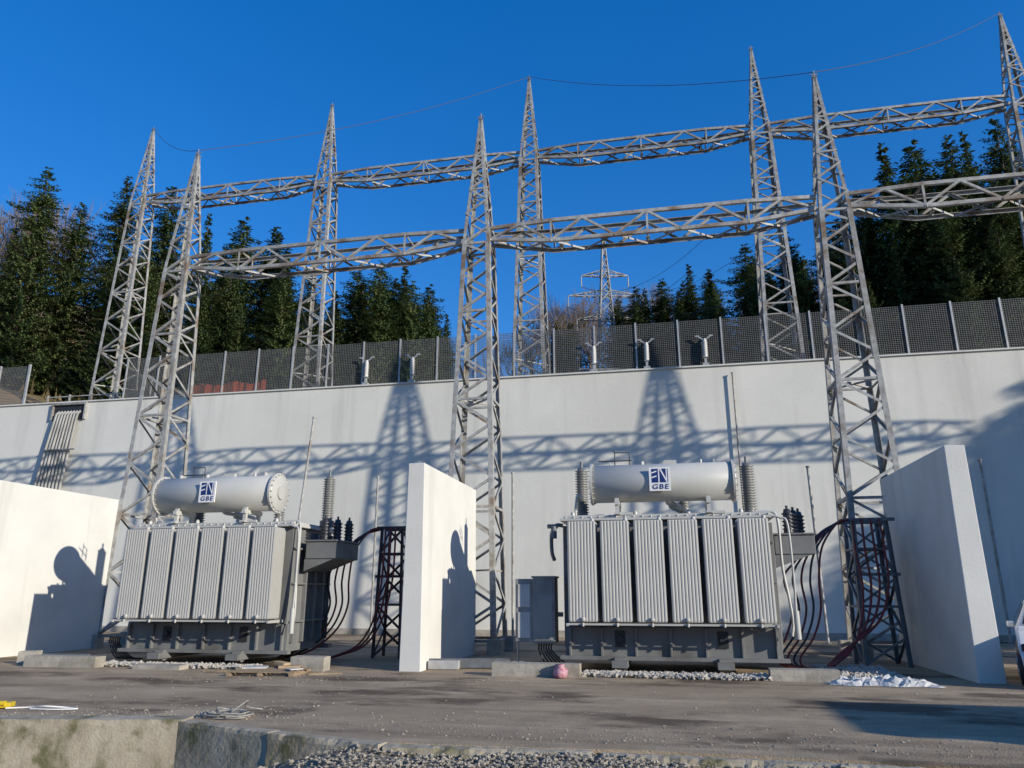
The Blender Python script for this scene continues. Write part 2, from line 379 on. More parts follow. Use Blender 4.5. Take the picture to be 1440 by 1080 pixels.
def beam():
    root=thing('lattice_beam','galvanised steel lattice crossbeam joining two towers','lattice beam',group='lattice gantry beams')
    L=11.35; e=.45; N=10; X=[e+(L-2*e)*i/N for i in range(N+1)]
    def pr(x):
        t=min(max(0,(x-e)/2.09),1); u=min(max(0,(L-e-x)/2.09),1); t=min(t,u)
        return (.28+.16*t, .27, -.14-.32*t)
    ml=MB()
    for sy in (1,-1):
        for k in (1,2):
            mc=MB()
            for a,b in zip(X,X[1:]):
                A,B=pr(a),pr(b); mc.angle((a,sy*A[0],A[k]),(b,sy*B[0],B[k]),(0,sy,0),.115,.016)
            mc.obj('chord',M_galv,root)
    for i,(a,b) in enumerate(zip(X,X[1:])):
        A,B=pr(a),pr(b)
        for sy in (1,-1):
            if i%2: ml.angle((a,sy*A[0],A[1]),(b,sy*B[0],B[2]),(0,sy,0),.075,.013)
            else: ml.angle((a,sy*A[0],A[2]),(b,sy*B[0],B[1]),(0,sy,0),.075,.013)
            if i in (0,2,5,8): ml.angle((a,sy*A[0],A[1]),(a,sy*A[0],A[2]),(0,sy,0),.065,.012)
        s=1 if i%2 else -1
        ml.angle((a,s*A[0],A[2]),(b,-s*B[0],B[2]),(0,0,1),.065,.012)
        if i in (0,2,5,8): ml.angle((a,-A[0],A[1]),(a,A[0],A[1]),(0,0,1),.065,.012)
    ml.obj('lacing',M_galv,root)
    for x in (L*.25,L*.5,L*.75):
        m=MB(); m.box((x,0,-.50),(.12,.3,.02)); m.cyl((x,0,-.50),(x,0,-.62),.025,6)
        m.obj('hanger_plate',M_galv,root)
    return root
b0=beam(); b0.location=(TX[0],TY,13.32)
for x in TX[1:]: copy_thing(b0,(x,TY,13.32))
for x in RX: copy_thing(b0,(x,RY,13.32+RZ))
def wire(a,b,sag,r=.013,label='thin sagging earth wire between tower peaks'):
    a=Vector(a);b=Vector(b); pts=[]
    for i in range(33):
        t=i/32; p=a.lerp(b,t); p.z-=4*sag*t*(1-t); pts.append(p)
    m=MB(); m.tube(pts,r,5); o=m.obj('overhead_wire',M_wire); tag(o,label,'wire','overhead wires')
F=lambda i:(TX[i],TY,18.3)
Bk=lambda i:(RX[i],RY,RZ+18.3)
wire(Bk(0),F(0),.5); wire(F(0),Bk(2),.55); wire(Bk(2),F(2),.55); wire(F(2),Bk(4),.45)

# ------------------------------------------------------------ fence
froot=thing('mesh_fence','grey welded mesh security fence along the wall top','fence')
pitch=1.78; x0=-25.7; npan=34; fh=2.12
m=MB()
nv=21;nh=25
for i in range(nv+1): m.box((pitch*i/nv,0,fh/2),(.017,.012,fh-.04))
for j in range(nh+1): m.box((pitch/2,.0,.04+(fh-.08)*j/nh),(pitch,.014,.017))
pm=m.mesh('mesh_panel',M_fence)
m=MB(); m.box((0,-.03,fh/2),(.07,.05,fh+.08)); m.box((0,0,.01),(.14,.14,.02)); postm=m.mesh('post',M_galv2)
for i in range(npan+1):
    if i<npan:
        o=bpy.data.objects.new('mesh_panel',pm); scene.collection.objects.link(o); o.parent=froot; o.location=(x0+i*pitch,30.62,10.76)
    o=bpy.data.objects.new('post',postm); scene.collection.objects.link(o); o.parent=froot; o.location=(x0+i*pitch,30.62,10.76)
for i in range(5):
    o=bpy.data.objects.new('mesh_panel',pm); scene.collection.objects.link(o); o.parent=froot; o.location=(x0,30.7+i*pitch,10.3+.0*i); o.rotation_euler=(0,0,math.pi/2)
    o=bpy.data.objects.new('post',postm); scene.collection.objects.link(o); o.parent=froot; o.location=(x0,30.7+(i+1)*pitch,10.3)
f2=thing('mesh_fence','short grey mesh fence run ending at a white post','fence',(0,0,0))
for i in range(5):
    o=bpy.data.objects.new('mesh_panel',pm); scene.collection.objects.link(o); o.parent=f2; o.location=(-31.4-(i+1)*pitch,30.62,10.76)
    o=bpy.data.objects.new('post',postm); scene.collection.objects.link(o); o.parent=f2; o.location=(-31.4-i*pitch,30.62,10.76); o.scale=(1.6,1.6,1.0)
m=MB()
for i in range(5): m.box((-31+i*1.3,31.6,10.75),(.07,.07,1.5))
for z in (10.9,11.4): m.bar((-31.1,31.6,z),(-25.7,31.6,z),.05)
tag(m.obj('guard_rail',M_galv,),'low rusty guard rail on the slope above the wall','railing')
m=MB(); NN=60
net=[(-22.4+i*.07,30.95+.08*math.sin(i*.3),.06*math.sin(i*.23)+.03*math.sin(i*.9)) for i in range(NN)]
for x,y,z in net: m.box((x,y,10.95+z),(.05,.02,.8))
for j in range(10): m.tube([(x,y,10.6+j*.085+z) for x,y,z in net],.025,4)
tag(m.obj('safety_net',M_orange),'orange plastic safety netting behind the fence','safety net')

pi=thing('post_insulator','pale post insulator with forked metal head on the wall top','insulator',group='post insulators on the wall top')
m=MB(); m.box((0,0,.05),(.26,.2,.1)); m.box((0,0,.2),(.1,.1,.3)); m.box((0,0,.36),(.2,.2,.03)); m.obj('stand',M_galv2,pi)
m=MB(); pr=[(.0,.37),(.09,.37),(.09,.42)]
for k in range(8): z=.43+k*.08; pr+=[(.08,z),(.12,z+.03),(.08,z+.055)]
pr+=[(.09,1.08),(.09,1.12),(0,1.12)]; m.lathe((0,0,0),pr,12); m.obj('porcelain_column',M_porcl,pi)
m=MB(); m.bar((-.26,0,1.3),(-.04,0,1.14),.05);m.bar((.26,0,1.3),(.04,0,1.14),.05); m.bar((-.36,0,1.31),(-.2,0,1.31),.06);m.bar((.36,0,1.31),(.2,0,1.31),.06); m.cyl((0,0,1.12),(0,0,1.18),.06,8); m.obj('fork_head',M_galv2,pi)
ps=[-13.0,-10.8,-2.6,-.36,2.05]; pi.location=(ps[0],30.44,10.76)
for x in ps[1:]: copy_thing(pi,(x,30.44,10.76))

def pole(x,y,h,r=.035,lean=0):
    m=MB(); m.cyl((0,0,0),(lean,0,h),r,8); m.cyl((lean,0,h),(lean,0,h+.06),r*1.4,8); m.cyl((0,0,0),(0,0,.05),.1,8)
    tag(m.obj('steel_pole',M_galv,loc=(x,y,0)),'slim upright grey steel pole near the wall','pole','slim poles by the wall')
pole(-12.75,24,7.7,.045,.6);pole(3.05,30.26,10.3,.035);pole(5.2,28,6.0,.05,-.05);pole(-4.9,24.2,5.5,.04);pole(11.4,29.6,6.3,.05);pole(-10.4,26,5.8,.04)
dr=thing('cable_duct_bundle','bundle of dusty cable ducts hanging from a dark framed opening','cable ducts',(0,0,0))
for i in range(8):
    m=MB(); xa=-29.0+i*.17; xb=-29.5+i*.2
    m.tube([(xa,30.45,10.3),(xa,30.24,10.1),(xa-.01,30.2,9.8),(xa*.5+xb*.5,30.2+.03*(i%2),8.4),(xb,30.2,6.6),(xb-.02,30.2,.1)],.062,8); m.obj('duct',M_duct,dr)
m=MB(); m.box((-28.4,30.375,10.2),(1.75,.03,.75)); m.obj('wall_opening',M_dark,dr)
for c,s_ in (((-28.4,30.32,10.62),(1.95,.14,.1)),((-29.33,30.32,10.2),(.08,.14,.75)),((-27.47,30.32,10.2),(.08,.14,.75)),((-28.4,30.1,8.3),(1.7,.05,.06)),((-28.6,30.1,6.2),(1.8,.05,.06))):
    m=MB(); m.box(c,s_); m.obj('bracket',M_galv,dr)

# ------------------------------------------------------------ transformer
def insul(m,base,h,r,axis=(0,0,1),n=14,mi=0,pit=.07):
    pr=[(0,0),(r*.8,0),(r*.8,.06)]; z=.08
    while z<h-.1: pr+=[(r*.68,z),(r,z+pit*.45),(r*.68,z+pit*.62)]; z+=pit
    pr+=[(r*.6,h-.06),(r*.5,h),(0,h)]; m.lathe(base,pr,n,mi,axis)
tr=thing('power_transformer','light grey oil-filled power transformer with six radiators and conservator','transformer',(0.0,16.7,0),group='power transformers in their bays')
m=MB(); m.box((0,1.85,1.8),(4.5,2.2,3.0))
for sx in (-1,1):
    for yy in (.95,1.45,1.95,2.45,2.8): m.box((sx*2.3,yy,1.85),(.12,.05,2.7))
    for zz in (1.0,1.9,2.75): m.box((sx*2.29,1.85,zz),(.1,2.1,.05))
m.obj('tank',M_paintd,tr,bevel=.01)  # darker grey puts the shade behind the radiators into the tank colour
m=MB(); m.box((0,1.8,3.31),(4.75,2.5,.06)); m.box((0,1.8,3.38),(4.6,2.36,.06))
for i in range(24): m.cyl((-2.25+i*.196,.6,3.27),(-2.25+i*.196,.6,3.38),.02,6)
m.obj('tank_cover',M_paint,tr,bevel=.006)
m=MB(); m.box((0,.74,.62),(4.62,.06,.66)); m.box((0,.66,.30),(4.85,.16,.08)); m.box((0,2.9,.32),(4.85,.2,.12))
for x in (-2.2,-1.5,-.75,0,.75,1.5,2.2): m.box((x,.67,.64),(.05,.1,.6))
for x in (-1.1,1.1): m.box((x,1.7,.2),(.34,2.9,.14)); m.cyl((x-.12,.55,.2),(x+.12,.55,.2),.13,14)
m.obj('skid_base',M_paintd,tr,bevel=.006)  # shade under the radiators is painted in with the darker grey
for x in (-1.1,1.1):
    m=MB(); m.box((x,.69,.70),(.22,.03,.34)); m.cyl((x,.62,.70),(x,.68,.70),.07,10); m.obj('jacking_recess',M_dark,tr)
m=MB(); Wd=.63;H=2.14; ribs=9
for k in range(9):
    y0=.0+k*.06; pf=[];pb=[]
    for i in range(ribs*4+1):
        x=-Wd/2+Wd*i/(ribs*4); ph=i%4; d=.0 if ph in(0,) else (.0085 if ph in(1,3) else .0105)
        e=min(1,min(i,ribs*4-i)/1.5)
        pf.append((x,y0+.010-d*e)); pb.append((x,y0+.022+d*e))
    poly=pf+pb[::-1]; n=len(poly)
    z0,z1=1.08,1.08+H
    vs=[]
    for z,sc in ((z0,.96),(z0+.03,1),(z1-.03,1),(z1,.96)):
        vs+=[(p[0]*sc,y0+.016+(p[1]-y0-.016)*(1 if sc==1 else .4),z) for p in poly]
    fs=[]
    for q in range(3):
        fs+=[(q*n+i,q*n+(i+1)%n,(q+1)*n+(i+1)%n,(q+1)*n+i) for i in range(n)]
    fs+=[tuple(reversed(range(n))),tuple(range(3*n,4*n))]
    m.add(vs,fs)
for z in (1.17,3.1): m.cyl((0,.03,z),(0,.78,z),.05,12)
m.cyl((0,-.05,1.06),(0,-.05,.99),.025,8); m.lathe((.24,.1,3.22),[(0.045,0),(.045,.04),(.03,.07),(0,.075)],10)
m.lathe((0,-.045,1.13),[(0,0),(.045,.0),(.05,.04),(.05,.09)],10,axis=(0,1,0)); m.cyl((0,.6,3.1),(0,.64,3.1),.11,12)
rm=m.mesh('radiator',M_rad)
for i in range(6):
    o=bpy.data.objects.new('radiator',rm); scene.collection.objects.link(o); o.parent=tr; o.location=(-1.83+i*.735,0,0)
m=MB(); m.box((0,.0,1.03),(4.4,.05,.04)); m.box((0,.5,1.03),(4.4,.05,.05))
for x in (-2.17,2.17): m.box((x,.3,1.02),(.05,.7,.06))
m.obj('radiator_support_rail',M_rad,tr)
m=MB(); cz=4.16;cy=.95; r=.44
m.lathe((-1.66,cy,cz),[(0,.0),(r*.95,.0),(r,.02),(r,3.28),(r*.95,3.3),(0,3.3)],36,axis=(1,0,0))
for x in (-1.66,1.56): m.lathe((x,cy,cz),[(r,0),(r+.05,0),(r+.05,.05),(r,.05)],36,axis=(1,0,0),sm=False)
for x in (-1.63,1.6):
    for i in range(20):
        a=i/20*2*math.pi; m.cyl((x-.055,cy+math.cos(a)*(r+.01),cz+math.sin(a)*(r+.01)),(x+.065,cy+math.cos(a)*(r+.01),cz+math.sin(a)*(r+.01)),.015,5)
m.cyl((1.64,cy,cz),(1.68,cy,cz),.16,20); m.cyl((-1.7,cy,cz),(-1.66,cy,cz),.16,20)
m.cyl((-.45,cy,cz+r-.02),(-.45,cy,cz+r+.07),.05,10);m.box((.2,cy,cz+r+.03),(.3,.1,.1)); m.cyl((.9,cy,cz+r-.02),(.9,cy,cz+r+.08),.035,10)
for x in (-1.2,1.2): m.box((x,cy,cz+r+.03),(.03,.12,.1))
m.obj('conservator',M_paint,tr)
for x in (-1.05,1.0):
    m=MB()
    for yy in (cy-.32,cy+.32): m.box((x,yy,3.6),(.09,.08,.38))
    m.box((x,cy,3.68),(.1,.85,.1)); m.box((x,cy,3.43),(.14,.9,.04)); m.bar((x,cy-.32,3.43),(x+.35,cy-.32,3.43),.06)
    m.obj('conservator_support',M_paint,tr)
m=MB(); m.tube(bez([(.5,1.9,3.4),(.5,1.9,3.62),(.3,1.5,3.68),(.1,1.1,3.7),(.1,cy,3.8)]),.045,10)
m.cyl((.35,1.7,3.64),(.2,1.4,3.68),.1,12); m.obj('relay_pipe',M_paint,tr)
for pts,rr_ in (([(-1.9,cy,cz-.3),(-2.0,cy,3.9),(-2.05,cy,3.6),(-2.05,1.0,3.4)],.03),
    ([(2.0,.75,3.42),(2.3,.74,3.42),(2.42,.72,3.36),(2.46,.7,3.1),(2.46,.66,2.2),(2.52,.6,1.6),(2.55,.55,1.1),(2.5,.5,.8)],.03)):
    m=MB(); m.tube(bez(pts),rr_,8); m.obj('pipe',M_paint,tr)
m=MB(); m.tube(bez([(2.3,.4,3.3),(2.46,.38,3.25),(2.6,.36,3.1),(2.62,.36,2.0),(2.6,.36,1.3)]),.025,8); m.cyl((2.6,.36,1.32),(2.6,.36,.75),.06,10); m.obj('breather_pipe',M_paint,tr)
for x in (-1.6,.9):
    m=MB(); m.lathe((x,2.3,3.41),[(.14,0),(.14,.12),(.16,.13),(.16,.16),(0,.18)],14); m.obj('turret',M_paint,tr)
for x in (-2.1,-.65,.55,1.7):
    m=MB(); m.lathe((x,.8,3.41),[(.05,0),(.05,.06),(.03,.1),(0,.1)],8); m.obj('valve_cap',M_paint,tr)
m=MB()
m.tube(bez([(-2.35,.85,3.2),(-2.5,.8,3.2),(-2.6,.75,3.0),(-2.6,.75,2.6),(-2.55,.8,2.4)]),.045,8)
m.cyl((-2.55,.75,2.9),(-2.55,.75,3.2),.07,10)
m.cyl((-2.7,.75,3.18),(-2.45,.75,3.18),.05,8)
m.obj('relief_valve',M_steelblue,tr)
m=MB(); m.tube([(-.75+.0,1.2,4.62),(-.75,1.2,4.95),(-1.1,1.2,4.95)],.015,5); m.tube([(-1.1,1.2,4.62),(-1.1,1.2,4.97),(-1.15,1.2,5.0)],.015,5); m.tube([(-1.5,1.2,4.75),(-.7,1.2,4.75)],.015,5)
m.obj('sensor_mast',M_dark,tr)
for x,hh in ((-2.02,1.38),(.05,.62),(2.05,1.38)):
    m=MB(); 
    if hh<1: m.cyl((x+.45,2.3,3.38),(x+.45,2.3,3.6),.16,14); insul(m,(x+.45,2.3,3.58),hh,.16)
    else:
        m.cyl((x,2.2,3.38),(x,2.2,3.55),.2,14); insul(m,(x,2.2,3.53),hh-.15,.18,pit=.065); m.cyl((x,2.2,3.38+hh),(x,2.2,3.55+hh),.035,8)
    m.obj('porcelain_bushing',M_porc,tr)
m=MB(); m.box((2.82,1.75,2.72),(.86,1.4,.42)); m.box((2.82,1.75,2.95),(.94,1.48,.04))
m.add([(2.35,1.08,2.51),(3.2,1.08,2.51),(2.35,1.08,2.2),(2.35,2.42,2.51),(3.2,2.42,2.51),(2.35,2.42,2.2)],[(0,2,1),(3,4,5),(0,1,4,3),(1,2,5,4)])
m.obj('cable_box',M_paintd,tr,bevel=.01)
for k,(x,yy) in enumerate(((2.75,1.25),(2.93,1.6),(3.1,1.95))):
    m=MB(); insul(m,(x,yy,2.96),.56,.14,pit=.085); m.cyl((x,yy,3.5),(x,yy,3.6),.03,8); m.obj('surge_arrester',M_black,tr)
m=MB(); m.box((-2.78,.85,1.3),(.5,.55,1.42)); m.box((-2.78,.85,2.03),(.56,.62,.04)); m.box((-2.5,1.0,1.2),(.2,.1,.1)); m.box((-2.78,.57,1.3),(.42,.02,1.28)); m.box((-2.6,.55,1.35),(.03,.04,.14))
cab=m.obj('control_cabinet',M_paintm,tr,bevel=.008)
m=MB()
for k in range(6): m.tube(bez([(-2.95+k*.06,.9,.6),(-2.95+k*.06,.92,.4),(-2.8+k*.1,1.0,.1),(-2.7+k*.1,1.3,.04)]),.02,6)
m.obj('control_cabling',M_dark,tr)
sg=MB(); sg.box((0,0,0),(.48,.03,.54)); s=sg.obj('sign',M_signw,tr,loc=(-.05,cy-r-.035,cz+.02)); s['label']='white square maker sign with blue emblem and letters GBE'
m=MB(); y=-.018
m.add([(-.185,y,-.08),(.185,y,-.08),(.185,y,.235),(-.185,y,.235)],[(0,1,2,3)])
e=m.obj('emblem',M_blue,s)
m=MB(); y=-.0195
def poly2(pts): m.add([(a,y,b) for a,b in pts],[tuple(range(len(pts)))])
poly2([(-.185,.155),(-.07,.195),(-.07,.165),(-.185,.125)])
poly2([(-.185,.05),(-.07,.085),(-.07,.055),(-.185,.02)])
poly2([(-.035,-.08),(-.008,-.08),(-.008,.235),(-.035,.235)])
poly2([(-.008,.235),(.03,.235),(.14,.01),(.14,-.06)])
poly2([(.14,-.08),(.165,-.08),(.165,.235),(.14,.235)])
m.obj('emblem_lines',M_signw,s)
def text_mesh(body,size,shear=.12,off=.003):
    cu=bpy.data.curves.new('lettering','FONT'); cu.body=body; cu.size=size; cu.shear=shear; cu.offset=off; cu.extrude=.002; cu.align_x='CENTER'; cu.space_character=1.2
    to=bpy.data.objects.new('tmp',cu); scene.collection.objects.link(to); bpy.context.view_layer.update()
    me=bpy.data.meshes.new_from_object(to.evaluated_get(bpy.context.evaluated_depsgraph_get())); bpy.data.objects.remove(to)
    me.materials.clear(); me.materials.append(M_blue); return me
o=bpy.data.objects.new('lettering',text_mesh('GBE',.155)); scene.collection.objects.link(o); o.parent=s; o.location=(0,-.019,-.225); o.rotation_euler=(math.pi/2,0,0); o.scale=(1.2,1,1)
t2=copy_thing(tr,(-11.3,16.7,0),scale=(.955,1,1))
for c in t2.children:
    nm=c.name.split('.')[0]
    if nm=='control_cabinet': c.location=(.42,.9,0)
    if nm=='porcelain_bushing': c.location=(.40,0,0)
    if nm=='surge_arrester': c.location=(.14,0,0)
    if nm=='cable_box': c.location=(.08,0,0)
    if nm in('conservator_support','sensor_mast','relay_pipe'): c.location=(-.13,0,0)
    if nm=='conservator': c.location=(-.12,-.05,-.2); c.scale=(1.08,1.05,1.05)
    if nm=='sign': c.location=(c.location[0]-.15,c.location[1]-.03,c.location[2])
m=MB(); m.box((-3.24,.62,1.3),(.40,.05,1.38)); dd=m.obj('cabinet_door',M_paintm,tr,bevel=.008)
m=MB(); m.box((-3.24,.585,1.62),(.28,.02,.5)); m.obj('door_inner_panel',M_pipe,dd)
m=MB(); m.box((-3.24,.585,.98),(.28,.02,.55)); m.obj('door_inner_panel',M_pipe,dd)
tr['label']='light grey power transformer with open control cabinet beside red cables'

# ------------------------------------------------------------ cable support stands + cables
def stand(loc,w,matl,label,h=3.4):
    root=thing('cable_support_stand',label,'cable stand',loc,group='cable support stands')
    sg=[(1,1),(-1,1),(-1,-1),(1,-1)]
    for sx,sy in sg:
        m=MB(); m.angle((sx*w,sy*w,0),(sx*w*.8,sy*w*.8,h),(sx,0,0),.09,.013); m.obj('leg',matl,root)
    m=MB(); n=5
    for k in range(n):
        a,b=h*k/n,h*(k+1)/n; wa=w*(1-.2*k/n);wb=w*(1-.2*(k+1)/n)
        for fi in range(4):
            c0=sg[fi];c1=sg[(fi+1)%4]
            if (k+fi)%2: c0,c1=c1,c0
            nr=(c0[0]+c1[0],c0[1]+c1[1],0)
            m.angle((c0[0]*wa,c0[1]*wa,a+.03),(c1[0]*wb,c1[1]*wb,b),nr,.055,.01)
            if k%2: m.angle((c0[0]*wb,c0[1]*wb,b),(c1[0]*wb,c1[1]*wb,b),nr,.05,.01)
    m.obj('bracing',matl,root)
    for c,d_ in (((0,-w*.85,h+.02),(w*2.2,.09,.08)),((0,w*.85,h+.02),(w*2.2,.09,.08)),((0,-w,h*.62),(w*2.0,.08,.07))):
        m=MB(); m.box(c,d_); m.obj('cable_clamp_bar',matl,root)
    return root
stand((-7.45,20.2,0),.40,M_rustred,'dark oxide-red lattice cable stand behind the fire wall')
stand((4.95,20.3,0),.52,M_steelblue,'blue-grey lattice cable stand with thick red cables')
def cable(pts,r,matl,label):
    m=MB(); m.tube(bez(pts,14),r,8); tag(m.obj('power_cable',matl),label,'cable','high voltage cables')
# loops springing from the stand's near-side corner, hanging free and running out over the ground
for k in range(4):
    a=k*.19
    cable([(-7.8,19.8+.1*k,3.42),(-8.05-a*.5,19.65,3.30-.05*k),(-8.38-a*.9,19.5,2.75-.08*k),(-8.45-a*1.05,19.4,2.0),(-8.42-a*.9,19.35,1.35),(-8.65-a*.9,19.25,.75),(-9.15-a,19.05,.28),(-9.7-a*.6,18.8,.05)],.026,M_dark if k%2 else M_red,'red or black power cable looping down from the stand')
for k in range(3):
    cable([(-7.6+k*.14,19.75,3.42),(-7.55+k*.15,19.6,2.9),(-7.6+k*.15,19.6,1.9),(-7.75+k*.12,19.55,1.0),(-8.1+k*.1,19.4,.35),(-8.7,19.1+.1*k,.05)],.026,M_red,'red cable hanging down the face of the stand')
for k in range(5):
    a=k*.19
    cable([(4.45,19.8+.1*k,3.42),(4.15-a*.5,19.65,3.32-.05*k),(3.72-a*.9,19.5,2.75-.09*k),(3.55-a*1.05,19.4,2.0),(3.5-a*.85,19.3,1.3),(3.25-a*.8,19.1,.7),(2.85-a*.7,18.8,.22),(3.0-a*.2,18.3-.1*k,.05),(3.7,18.1-.14*k,.05)],.026,M_dark if k in (1,3) else M_red,'red or black cable looping to the ground')
for k in range(4):
    cable([(4.55+k*.2,19.75,3.42),(4.5+k*.22,19.65,2.7),(4.55+k*.19,19.6,1.8),(4.4+k*.12,19.5,1.0),(4.05-k*.05,19.25,.4),(3.5,18.9+.12*k,.05)],.028,M_red,'red cable hung down the blue-grey stand')

# ------------------------------------------------------------ small yard objects
def kerb(x,y,L,h,rz=0,w=.35): rough('kerb_block',L,w,h,M_conc,(x,y,0),rz,.008,.12,'grey precast concrete kerb edging the transformer pit','kerb','kerbs edging the transformer pits')
kerb(-14.1,16.15,1.9,.24,.02);kerb(-2.8,16.35,1.85,.26);kerb(2.55,16.55,1.3,.22);kerb(-8.0,16.5,.8,.3);kerb(-11.5,16.1,1.2,.1)
kerb(-15.5,16.6,.4,.3,.3)
pl=thing('wooden_pallet','flat weathered broken wooden pallet with cardboard scraps','pallet',(-8.5,15.6,.0),.1)
m=MB()
for i,(dx,a) in enumerate(((0,0),(.06,.02),(-.03,-.03),(.1,.08),(0,-.02),(-.08,.05))): m.box((dx,-.45+i*.18,.085+.004*i),(1.5-.1*(i%3),.11,.02),rz=a)
for i in range(3): m.box((-.68+i*.68,0,.04),(.1,1.0,.07))
m.obj('boards',M_wood,pl)
m=MB(); m.box((.35,.25,.135),(.45,.35,.05),rz=.3); m.box((.15,.3,.19),(.3,.2,.06),rz=-.4,ry=.1); m.obj('cardboard',M_card,pl)
for c,d_,a in (((-.4,.2,.12),(.5,.4,.03),.2),((.62,-.2,.13),(.3,.25,.02),.9)):
    m=MB(); m.box(c,d_,rz=a); m.obj('plastic_scrap',M_tarp,pl)
for x,y,l,a in ((-9.6,15.9,1.2,.15),(-9.5,15.5,.9,-.2),(-7.3,15.8,.7,.5),(-8.0,15.95,1.1,.05)):
    m=MB(); m.box((0,0,.015),(l,.1,.03)); tag(m.obj('loose_board',M_wood,loc=(x,y,0),rz=a),'loose weathered board lying by the pallet','board','loose boards on the asphalt')
for c,d_,a in (((-4.6,17.6,.12),(1.9,.12,.2),.25),((-4.5,17.95,.08),(1.6,.1,.14),.2)):
    m=MB(); m.box(c,d_,rz=a); tag(m.obj('steel_beam',M_steelblue,bevel=.005),'blue-grey steel channel lying beside the fire wall','steel beam','steel channels on the ground')
m=MB(); m.box((-5.1,17.3,.1),(.7,.3,.18),rz=.15); tag(m.obj('steel_beam',M_galv2,bevel=.01),'short galvanised channel on the ground','steel beam','steel channels on the ground')
m=MB(); m.box((-14.9,16.9,.12),(1.5,.12,.2),rz=.12); tag(m.obj('steel_beam',M_steelblue,bevel=.005),'blue-grey steel channel lying by the transformer pit','steel beam','steel channels on the ground')
m=MB(); n=34; rr=R.Random(3); vs=[]
for j in range(16):
    for i in range(n):
        u=i/(n-1)-.5; v=j/15-.5
        e=max(0,1-max(abs(u),abs(v))*2)**.35
        vs.append((3.9+u*1.85*(1+.1*math.sin(v*13))+rr.uniform(-.02,.02),16.25+v*.8*(1+.15*math.sin(u*15)),.008+e*(.085+rr.uniform(-.04,.045)+.045*math.sin(u*19+v*9)+.03*math.sin(u*41-v*17))))
m.add(vs,[(j*n+i,j*n+i+1,(j+1)*n+i+1,(j+1)*n+i) for j in range(15) for i in range(n-1)],0,False)
tag(m.obj('tarpaulin',M_tarp),'crumpled white plastic tarpaulin on the asphalt','tarpaulin')
m=MB(); rr=R.Random(5); pr=[(0,.0),(.13,.02),(.16,.09),(.13,.17),(.07,.22),(.1,.27),(0,.26)]
m.lathe((0,0,0),pr,12); m.v=[(x+rr.uniform(-.02,.02),y+rr.uniform(-.02,.02),z) for x,y,z in m.v]
tag(m.obj('bag',M_pink,loc=(-2.25,16.05,0)),'small pink patterned bag lying by the kerb','bag')
mk=thing('marker_post','thin red-topped marker post by the fire wall','marker post',(-3.75,19.2,0))
m=MB(); m.cyl((0,0,0),(0,0,.9),.025,8); m.box((0,0,.02),(.3,.3,.04)); m.obj('post',M_galv2,mk)
m=MB(); m.cyl((0,0,.7),(0,0,1.05),.035,8); m.obj('red_top',M_red,mk)
m=MB(); rr=R.Random(9)
for k in range(6):
    ra=.16+.025*k; pts=[(ra*1.3*math.cos(a*.35+k)+.03*rr.uniform(-1,1),ra*.8*math.sin(a*.35+k),.02+.015*(k%4)+.02*rr.random()) for a in range(18)]
    m.tube(pts,.012,5)
m.tube(bez([(-.1,0,.05),(-.25,.15,.1),(-.2,.4,.05),(-.05,.6,.02)]),.012,5); m.tube(bez([(0,.1,.06),(.1,.35,.18),(.0,.5,.08),(.15,.7,.02)]),.011,5)
x,y=site(-4.0,11.25); tag(m.obj('rope_coil',M_rope,loc=(x,y,.0)),'tangled grey rope coil on the asphalt edge','rope')
m=MB(); m.box((0,0,.05),(.7,.2,.07),rz=.2); m.box((-.2,.16,.09),(.5,.14,.07),rz=-.15,ry=.08); m.cyl((-.3,-.1,.08),(.3,-.05,.08),.04,8)
x,y=site(-7.95,12.1); tag(m.obj('yellow_spacer',M_yellow,loc=(x,y,0),rz=.2,bevel=.01),'yellow plastic pieces lying on the asphalt','plastic spacer')
m=MB(); m.tube(bez([(-.6,0,.02),(-.3,.1,.02),(0,-.02,.05),(.3,.06,.02),(.5,-.05,.02),(.2,-.12,.02),(-.2,-.05,.02)]),.012,6)
x,y=site(-7.0,12.0); tag(m.obj('hose',M_white,loc=(x,y,0),rz=.2),'thin white hose lying on the asphalt','hose')

# ------------------------------------------------------------ car
car=thing('parked_car','white parked car beside the concrete fire wall','car',(7.03,15.5,0),math.radians(-21.5))
m=MB()
prof=[(0.05,.35),(0,.55),(.08,.78),(.9,.98),(1.35,1.05),(2.0,1.5),(3.3,1.55),(4.05,1.15),(4.3,1.0),(4.35,.45),(4.2,.3),(.3,.28)]
ws=[.84,.9,.9,.9,.88,.66,.66,.8,.86,.9,.88,.86]; n=len(prof)
vs=[(-w,y,z) for (y,z),w in zip(prof,ws)]+[(w,y,z) for (y,z),w in zip(prof,ws)]
m.add(vs,[tuple(range(n)),tuple(reversed(range(n,2*n)))]+[(i,n+i,n+(i+1)%n,(i+1)%n) for i in range(n)])
m.obj('body',M_carw,car,bevel=.05)
m=MB(); m.add([(-.76,1.36,1.08),(.76,1.36,1.08),(.62,1.95,1.47),(-.62,1.95,1.47)],[(0,1,2,3)]); m.v=[(x*1.01,y-.015,z+.012) for x,y,z in m.v]; m.obj('window',M_glass,car)
for s_ in (-1,1):
    m=MB(); m.add([(s_*.9,1.5,1.07),(s_*.9,3.7,1.12),(s_*.71,3.2,1.48),(s_*.71,2.05,1.45)],[(0,1,2,3)])
    m.v=[(x*1.01,y-.015,z+.012) for x,y,z in m.v]; m.obj('window',M_glass,car)
